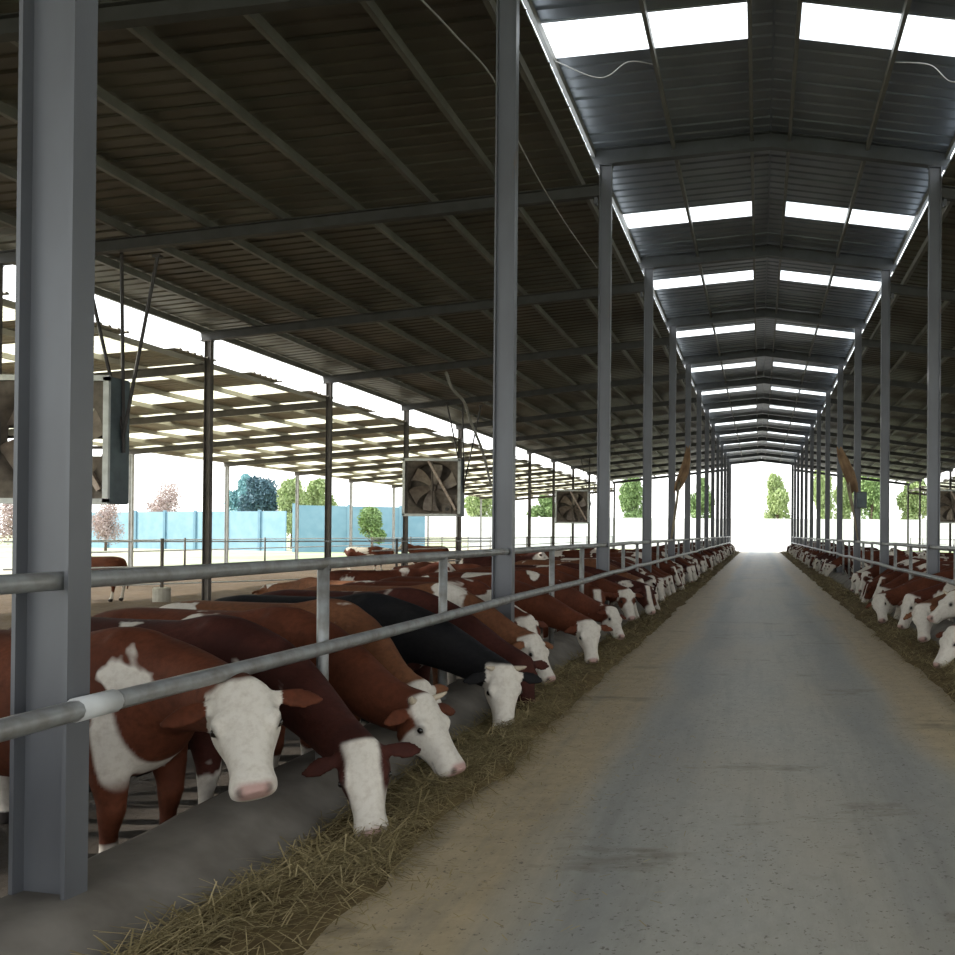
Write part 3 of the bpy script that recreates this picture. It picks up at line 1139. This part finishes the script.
def to_local(w, loc, rz):
    v = np.array(w, float) - np.array(loc, float)
    c_, s_ = math.cos(-rz), math.sin(-rz)
    return np.array((v[0] * c_ - v[1] * s_, v[0] * s_ + v[1] * c_, v[2]))


def posed(loc, rz, poll, muz, up, coat_, label, group, **kw):
    """a cow whose head is placed in the world"""
    horns = kw.pop('horns', False)
    loc = (loc[0], loc[1], PEN - .015)
    lp, lm = to_local(poll, loc, rz), to_local(muz, loc, rz)
    lu = to_local(up, (0, 0, 0), rz)
    me = cow_mesh('cow', lp, lm, lu, **kw)
    return cow(me, loc, rz, coat_, label, group, horns=horns)


GL = 'cows feeding along the left fence'
GR = 'cows feeding along the right fence'
FX = -3.27
R = math.radians
posed((FX - .12, 2.98), R(-4), (-3.05, 2.75, .55), (-2.9, 2.6, .08), (.3, -.3, .8), 'patched',
      'red cow with white patches mostly hidden behind the close column', GL, face='sides', voxel=.018, seed=5, socks=.6)
posed((FX - .05, 4.66), R(-9), at(243, 684, 4.24), at(254, 784, 3.98), (.50, -.80, .35), 'red',
      'red cow facing the camera with a white face and pink nose', GL, face='full', hs=1.12, voxel=.013, seed=1, brisket=True, socks=.2)
posed((FX, 5.37), R(-9), at(361, 744, 4.78), at(372, 836, 4.62), (.42, -.9, .1), 'dark',
      'dark red cow with head hung straight down in the hay, white blaze', GL, face='sides', hs=1.0, voxel=.014, seed=2)
posed((FX, 6.06), R(-8), at(428, 697, 5.62), at(465, 772, 5.48), (.86, -.28, .42), 'red',
      'red cow with white head in profile, muzzle above the hay', GL, face='cheek', hs=1.05, voxel=.014, seed=3, horns=True)
posed((FX, 6.76), R(-7), at(424, 684, 6.3), at(446, 740, 6.25), (.8, -.4, .4), 'tan',
      'tan cow whose white poll shows just behind the profile head', GL, face='full', hs=.95, voxel=.016, seed=4)
posed((FX, 7.46), R(-6), at(506, 668, 7.15), at(506, 728, 6.98), (.45, -.85, .3), 'black',
      'black cow with white head lowered to the hay', GL, face='full', hs=1.05, voxel=.015, seed=6, horns=True)
posed((FX, 8.2), R(-4), at(527, 660, 7.9), at(533, 708, 7.85), (.75, -.6, .2), 'dark',
      'dark red brown-faced cow eating just behind the black cow', GL, face='brown', voxel=.016, seed=7)
posed((FX, 9.05), R(-2), at(537, 636, 8.95), at(551, 672, 8.8), (.75, -.4, .4), 'tan',
      'tan cow with creamy white face behind the brown-faced cow', GL, face='full', voxel=.017, seed=8)
posed((FX, 9.9), R(0), (-2.62, 9.8, .52), (-2.45, 9.65, .1), (.7, -.5, .3), 'patched',
      'white shouldered red cow standing by the second tall column', GL, face='patch', voxel=.018, seed=9)
posed((FX, 10.9), R(0), at(590, 622, 10.65), at(594, 664, 10.45), (.4, -.88, .2), 'red',
      'red cow with a fully white face looking down the alley, beyond the second tall column', GL, face='full', voxel=.017, seed=10)
posed((FX, 12.3), R(0), at(615, 608, 13.0), at(625, 642, 12.7), (.75, -.5, .35), 'patched',
      'red cow with a big white head lowered just before the third tall column', GL, face='cheek', voxel=.018, seed=11)
posed((FX, 13.5), R(0), at(597, 590, 13.8), at(600, 621, 13.6), (.3, -.9, .2), 'red',
      'brown-faced cow with a narrow white blaze, head held under the lower rail', GL, face='blaze', voxel=.018, seed=12)
posed((FX, 14.4), R(0), at(628, 590, 14.2), at(633, 620, 14.0), (.5, -.8, .2), 'red',
      'red cow with white face and brown eye patch, right of the third tall column', GL, face='patch', voxel=.018, seed=13)
posed((FX, 15.4), R(0), at(648, 586, 15.2), at(656, 618, 15.0), (.75, -.5, .4), 'dark',
      'dark red cow with white stripe and muzzle past the third tall column', GL, face='blaze', voxel=.02, seed=14)

# poses shared by the rest of the rows (own frame)
GEN = []
for i, (p, q, up, fc) in enumerate((
        ((1.02, .02, .74), (1.14, .0, .27), (1, 0, .25), 'full'),
        ((.98, -.16, .76), (1.08, -.3, .30), (.9, -.5, .25), 'cheek'),
        ((.95, .16, .72), (1.04, .3, .26), (.85, .5, .25), 'full'),
        ((.92, -.05, .86), (1.04, -.2, .40), (.8, -.45, .4), 'patch'),
        ((1.05, .06, .70), (1.22, .02, .24), (.95, 0, .5), 'blaze'),
        ((.92, .05, .90), (1.1, .1, .46), (.85, .1, .5), 'sides'))):
    GEN.append(cow_mesh('cow_row', p, q, up, face=fc, voxel=.026, seed=20 + i, socks=.3))
FREE = [cow_mesh('cow_standing', (.62, .05, 1.42), (.95, .12, 1.06), (.5, 0, .8), face='full', voxel=.028, seed=31),
        cow_mesh('cow_walking', (.72, -.1, 1.15), (1.02, -.2, .75), (.6, 0, .7), face='sides', voxel=.028, seed=32, stride=.1)]
CN = {'red': 'red', 'patched': 'red and white', 'dark': 'dark red', 'tan': 'tan', 'black': 'black'}
MIX = ['red', 'patched', 'dark', 'patched', 'red', 'dark', 'patched', 'tan', 'red', 'patched']
FN = ['white-faced', 'white-muzzled', 'white-headed', 'patch-faced', 'blazed', 'pale-fronted']

y = 16.25
n = 15
i = 0
while y < YB - 1.2:
    g = (i * 5 + (i // 4)) % 6
    c_ = MIX[(i * 7 + i // 3) % 10]
    if n < 24:
        lab = f'{CN[c_]} {FN[g]} cow in the left feed row, {ORD[n - 1]} from the front'
        grp = GL
    else:
        lab = 'cow lost in the distant crowd of heads at the far left feed row'
        grp = 'distant cows in the left feed row'
    cow(GEN[g], (FX + random.uniform(-.08, .04), y, PEN - .015), R(random.uniform(-4, 4)), c_, lab, grp, random.uniform(.94, 1.04), i % 2 == 1, eyes=False)
    y += random.uniform(.78, .92)
    n += 1
    i += 1

RX = 3.59
posed((RX, 10.0), R(184), at(950, 628, 10.4), at(934, 666, 10.25), (-.8, -.5, .2), 'red',
      'cow with white face lowered lowest at the right picture edge', GR, face='full', voxel=.018, seed=41)
posed((RX, 11.2), R(182), at(951, 592, 11.5), at(926, 619, 11.3), (-.7, -.3, .75), 'patched',
      'cow with white head held level in profile at the right picture edge', GR, face='full', voxel=.018, seed=42, horns=True)
posed((RX, 12.3), R(180), at(918, 606, 11.9), at(922, 646, 11.6), (-.6, -.75, .2), 'tan',
      'tan cow with pinkish white face right of the front right column', GR, face='full', voxel=.018, seed=43)
posed((RX, 13.4), R(178), at(906, 596, 13.2), at(896, 636, 13.0), (-.85, -.4, .3), 'patched',
      'cow with long white face and neck, left of the front right column', GR, face='full', voxel=.018, seed=44, brisket=True)
posed((RX, 15.0), R(180), at(876, 596, 15.2), at(881, 622, 14.9), (-.6, -.75, .3), 'red',
      'red cow with cream face between the first two right columns', GR, face='full', voxel=.02, seed=45)
y = 16.3
n = 6
i = 0
while y < YB - 1.2:
    if 25.5 < y < 33:
        y = 33.2
    g = (i * 5 + 2 + (i // 5)) % 6
    c_ = MIX[(i * 3 + i // 4) % 10]
    if n < 14:
        lab = f'{CN[c_]} {FN[g]} cow in the right feed row, {ORD[n - 1]} from the front'
        grp = GR
    else:
        lab = 'cow lost in the distant crowd of heads at the far right feed row'
        grp = 'distant cows in the right feed row'
    cow(GEN[g], (RX + random.uniform(-.04, .08), y, PEN - .015), R(180 + random.uniform(-4, 4)), c_, lab, grp, random.uniform(.94, 1.04), i % 2 == 0, eyes=False)
    y += random.uniform(.95, 1.25) if y < 26 else random.uniform(.8, .95)
    n += 1
    i += 1

# cows loose in the pens
for j, (x, yy, a, c_, lab) in enumerate((
        (-18.1, 22.3, 182, 'red', 'red cow standing in the dirt yard beside the close column, rump towards the alley'),
        (-18.0, 40.5, 10, 'patched', 'red and white cow standing far off below the blue wall'),
        (-16.9, 42.0, 190, 'red', 'red cow far off in the yard left of the brown fan'),
        (-6.6, 12.4, 160, 'tan', 'tan cow standing behind the feed row near the second tall column'),
        (-6.2, 15.4, 20, 'patched', 'white-faced cow standing sideways behind the left feed row'),
        (-7.4, 18.6, 170, 'red', 'red cow resting behind the left feed row below the brown fan'),
        (-6.4, 23.0, 5, 'dark', 'dark red cow standing behind the left row, near the third tall column'),
        (-8.2, 27.0, 185, 'red', 'red cow standing mid pen beyond the brown fan'),
        (-6.5, 31.0, 15, 'patched', 'red and white cow in the left pen below the distant fan'),
        (-7.5, 37.0, 175, 'red', 'red cow standing far back in the left pen'),
        (7.6, 24.0, 170, 'tan', 'tan cow standing in the right pen behind the front columns'),
        (6.9, 27.0, 10, 'red', 'red cow standing in the right pen near the dark box'),
        (6.2, 29.5, 190, 'dark', 'dark red cow standing back from the gap in the right row'),
        (8.4, 34.0, 5, 'red', 'red cow standing deep in the right pen'),
        (6.4, 38.0, 182, 'patched', 'red and white cow standing deep in the right pen'))):
    cow(FREE[j % 2], (x, yy, PEN - .02), R(a), c_, lab, 'cows loose in the pens', random.uniform(.9, 1.0), j % 3 == 0, eyes=False)

# ------------------------------------------------------------------ hay


def hay(s, name, label):
    x0, x1 = (-2.44, -1.80) if s < 0 else (1.98, 2.74)       # lane of the feed
    mb_v, mb_f = [], []
    ys = np.concatenate([np.arange(1.6, 14, .05), np.arange(14, YB, .25)]) if s < 0 else np.arange(7.5, YB, .1)
    us = np.linspace(0, 1, 16)

    def hgt(u, y):
        e = math.sin(PI * min(1, max(0, u))) ** .7
        n1 = mnoise.noise((u * 1.6, y * .8, 2 + s)) + .6 * mnoise.noise((u * 4, y * 2.6, 7))
        return max(0, e * (.085 + .09 * n1) * (1 - .75 * math.exp(-((y - 4.45) / .45) ** 2) * (1 if s < 0 else 0))) - (.012 if u in (0., 1.) else 0)

    def xof(u, y):
        e1 = .12 * mnoise.noise((y * .9, 5 + s, 0)) + .05 * mnoise.noise((y * 3.1, 5, 2))
        w0, w1 = (x0, x1 + e1) if s < 0 else (x0 - e1, x1)
        return w0 + (w1 - w0) * u
    nu = len(us)
    for y in ys:
        for u in us:
            mb_v.append((xof(u, y), y, ALLEY + .004 + hgt(float(u), y)))
    mb_f = [(j * nu + i, j * nu + i + 1, (j + 1) * nu + i + 1, (j + 1) * nu + i) for j in range(len(ys) - 1) for i in range(nu - 1)]
    nb = len(mb_f)
    V, Fc, tone = list(mb_v), list(mb_f), [0.0] * len(mb_v)

    def strand(p, l, w, az, el, t_):
        d = np.array((math.cos(az) * math.cos(el), math.sin(az) * math.cos(el), math.sin(el)))
        sd = np.cross(d, (0, 0, 1))
        sd = sd / np.linalg.norm(sd) * w / 2
        bend = np.array((0, 0, -l * .18))
        o_ = len(V)
        for q, b_ in ((0, 0), (.5, .35), (1, 1)):
            c_ = p + d * l * q + bend * b_
            V.append(tuple(c_ - sd))
            V.append(tuple(c_ + sd))
            tone.extend((t_, t_))
        Fc.append((o_, o_ + 1, o_ + 3, o_ + 2))
        Fc.append((o_ + 2, o_ + 3, o_ + 5, o_ + 4))
    bands = ((1.8, 8, 3300), (8, 16, 1100), (16, 34, 260), (34, 80, 60)) if s < 0 else ((8, 16, 1100), (16, 34, 280), (34, 80, 60))
    for a, b_, dens in bands:
        cnt = int((b_ - a) * .8 * dens)
        for _ in range(cnt):
            y_ = random.uniform(a, b_)
            u = random.betavariate(1.3, 1.3) * 1.12 - .06
            keep = mnoise.noise((u * 1.8, y_ * .75, 2 + s)) + .45
            if random.random() > keep + .35:
                continue
            far = 1 + max(0, (y_ - 6)) * .07
            p = np.array((xof(u, y_), y_, ALLEY + .008 + hgt(min(1, max(0, u)), y_) + random.uniform(0, .03)))
            strand(p, random.uniform(.07, .22) * (1 + .2 * (far - 1)), random.uniform(.003, .0065) * far, random.uniform(0, 2 * PI), random.uniform(-.12, .55) if 0 < u < 1 else .05, random.betavariate(1.1, 2.2))
    # loose straws over the concrete
    for _ in range(1500 if s < 0 else 500):
        y_ = random.uniform(1.8, 12) if s < 0 else random.uniform(7, 20)
        dx = random.expovariate(3.0)
        x = min(-.05, -1.8 + dx) if s < 0 else max(.3, 1.98 - dx)
        if abs(x - .12) > 2 and random.random() < .3:
            continue
        strand(np.array((x, y_, ALLEY + .006)), random.uniform(.03, .16), random.uniform(.003, .006), random.uniform(0, 2 * PI), random.uniform(0, .06), random.uniform(.3, 1))
    me = bpy.data.meshes.new(name)
    me.from_pydata(V, [], Fc)
    me.materials.append(M['hay_bed'])
    me.materials.append(M['straw'])
    me.polygons.foreach_set('material_index', [0] * nb + [1] * (len(Fc) - nb))
    at2 = me.attributes.new('tone', 'FLOAT', 'POINT')
    at2.data.foreach_set('value', tone)
    me.polygons.foreach_set('use_smooth', [True] * len(Fc))
    tag(link(name, me), label, 'hay', kind='stuff')


hay(-1, 'hay', 'long bed of loose green-brown hay along the left feed curb')
hay(1, 'hay', 'long bed of loose hay along the right feed curb')

# ------------------------------------------------------------------ outside: walls and trees


def sheet_wall(name, a, b_, z0, z1, m, label, pitch=1.2):
    a, b_ = np.array(a, float), np.array(b_, float)
    n_ = int(np.linalg.norm(b_ - a) / pitch)
    d = (b_ - a) / np.linalg.norm(b_ - a)
    nrm = np.array((d[1], -d[0]))
    root = MB().bar(tuple(a) + ((z0 + z1) / 2,), tuple(b_) + ((z0 + z1) / 2,), .12, z1 - z0).build(name, m)
    tag(root, label, 'wall', kind='structure')
    mb = MB()
    for i in range(0, n_, 4):
        p = a + (b_ - a) * i / n_ + nrm * .12
        mb.box(p[0] - .12, p[0] + .12, p[1] - .12, p[1] + .12, z0, z1 + .15)
    mb.build('wall_ribs', m, root)
    return root


sheet_wall('wall_blue', at(30, 535, 104)[:2], at(286, 535, 88)[:2], -.6, 3.6, M['blue_wall'], 'long pale blue sheet wall beyond the left yard')
sheet_wall('wall_blue', at(294, 535, 84)[:2], at(425, 535, 90)[:2], -.6, 4.1, M['blue_wall'], 'taller stepped piece of pale blue wall further right')
sheet_wall('wall_far', (-40, 118), (60, 118), -.6, 3.7, M['white_wall'], 'white boundary wall beyond the end of the barn')


def tree_meshes(seed, h, cr, n_leaf, bare=False):
    rg = random.Random(seed)
    tr = MB()
    tr.tube([(0, 0, -.3), (.05, 0, h * .3), (-.05, .05, h * .55), (0, 0, h * .8)], [.22, .17, .12, .04], 8)
    blobs = []
    for i in range(11):
        a = rg.uniform(0, 2 * PI)
        z = rg.uniform(.38, .92) * h
        rad = cr * (.75 if z < h * .7 else .4) * rg.uniform(.3, 1)
        c_ = (rad * math.cos(a), rad * math.sin(a), z)
        blobs.append((c_, cr * rg.uniform(.35, .6)))
        tr.tube([(0, 0, z * .6), tuple(q * .6 + (z * .25 if k_ == 2 else 0) for k_, q in enumerate(c_)), c_], [.09, .05, .02], 6)
    V, Fc = [], []
    for i in range(n_leaf):
        c_, r_ = blobs[rg.randrange(len(blobs))]
        d = unit((rg.gauss(0, 1), rg.gauss(0, 1), rg.gauss(0, 1))) * r_ * rg.uniform(.35, 1.05)
        p = np.array(c_) + d
        s1 = unit((rg.gauss(0, 1), rg.gauss(0, 1), rg.gauss(0, .6)))
        s2 = unit(np.cross(s1, (rg.gauss(0, 1), rg.gauss(0, 1), rg.gauss(0, 1))))
        l = rg.uniform(.12, .3) * (.55 if bare else 1)
        o_ = len(V)
        V += [tuple(p - s1 * l), tuple(p + s2 * l * .5), tuple(p + s1 * l), tuple(p - s2 * l * .5)]
        Fc.append((o_, o_ + 1, o_ + 2, o_ + 3))
    lf = bpy.data.meshes.new('foliage')
    lf.from_pydata(V, [], Fc)
    return tr, lf


TR = []
for sd, h, cr, nl, br in ((1, 8, 2.6, 11000, False), (2, 7, 3.0, 11000, False), (3, 5, 2.6, 6000, True)):
    tr, lf = tree_meshes(sd, h, cr, nl, br)
    o = tr.build('trunk', M['bark'], None, True)
    TR.append((o.data, lf))
    bpy.data.objects.remove(o)


def tree(var, px, top, d, wpx, m, label, z0=-.5, group='trees beyond the barn'):
    q = at(px, top, d)
    root = empty('tree', (q[0], d, z0))
    tag(root, label, 'tree', group)
    hh = (8, 7, 5)[var]
    sz = (q[2] - z0) / hh
    sw = (wpx * d / F) / (2 * (2.6, 3.0, 2.6)[var] * 1.15)
    for nm, me, mm in (('trunk', TR[var][0], M['bark']), ('foliage', TR[var][1], m)):
        me2 = me.copy()
        me2.materials.clear()
        me2.materials.append(mm)
        o = link(nm, me2, root)
        o.scale = (sw, sw, sz)
        o.rotation_euler = (0, 0, random.uniform(0, 6))


tree(0, 778, 474, 128, 34, M['leaf_light'], 'pale green tree over the white wall at the end of the alley')
tree(1, 632, 480, 125, 34, M['leaf_green'], 'green tree seen between the third and fourth left columns')
tree(0, 700, 478, 130, 30, M['leaf_green'], 'green tree seen between the far left columns')
tree(1, 823, 472, 125, 30, M['leaf_light'], 'light green tree behind the far right columns')
tree(0, 846, 470, 128, 30, M['leaf_light'], 'light green tree behind the brown tarpaulin')
tree(1, 872, 468, 122, 40, M['leaf_green'], 'broad green tree behind the dark box on the right')
tree(0, 915, 478, 124, 44, M['leaf_light'], 'light green tree in the gap between right columns')
tree(2, 165, 488, 112, 44, M['leaf_pink'], 'bare pinkish tree behind the left part of the blue wall')
tree(2, 22, 498, 80, 60, M['leaf_pink'], 'pinkish bush left of the close column')
tree(2, 106, 504, 84, 36, M['leaf_pink'], 'pinkish bush right of the close column below the fan')
tree(1, 262, 482, 105, 44, M['leaf_dark'], 'dark bluish tree over the end of the blue wall')
tree(0, 243, 474, 108, 34, M['leaf_teal'], 'teal netted tree beside the dark bluish tree')
tree(1, 292, 483, 100, 34, M['leaf_light'], 'yellow-green tree over the step of the blue wall')
tree(0, 318, 479, 104, 38, M['leaf_light'], 'tall yellow-green tree right of the step in the wall')
tree(1, 372, 510, 82, 40, M['leaf_green'], 'low green creeper bush growing in front of the blue wall')
tree(1, 480, 492, 126, 40, M['leaf_light'], 'light green tree right of the brown fan')
tree(0, 545, 494, 127, 36, M['leaf_green'], 'green tree beside the distant fan')

# ------------------------------------------------------------------ light
w = bpy.data.worlds.new('sky')
SC.world = w
w.use_nodes = True
t = w.node_tree
bg = t.nodes['Background']
tc = node(t, 'ShaderNodeTexCoord')
sp = node(t, 'ShaderNodeSeparateXYZ')
t.links.new(tc.outputs['Generated'], sp.inputs[0])
t.links.new(ramp(t, sp.outputs[2], [(0.0, (1.0, 1.0, .97)), (.25, (.93, .97, 1.0)), (1.0, (.76, .87, 1.0))]), bg.inputs[0])
bg.inputs[1].default_value = 2.2
sl = bpy.data.lights.new('sun', 'SUN')
sl.energy = 5.0
sl.angle = .02
sl.color = (1, .95, .86)
so = bpy.data.objects.new('sun', sl)
COL.objects.link(so)
so.rotation_euler = Vector((1.6, .25, -1.0)).to_track_quat('-Z', 'Y').to_euler()
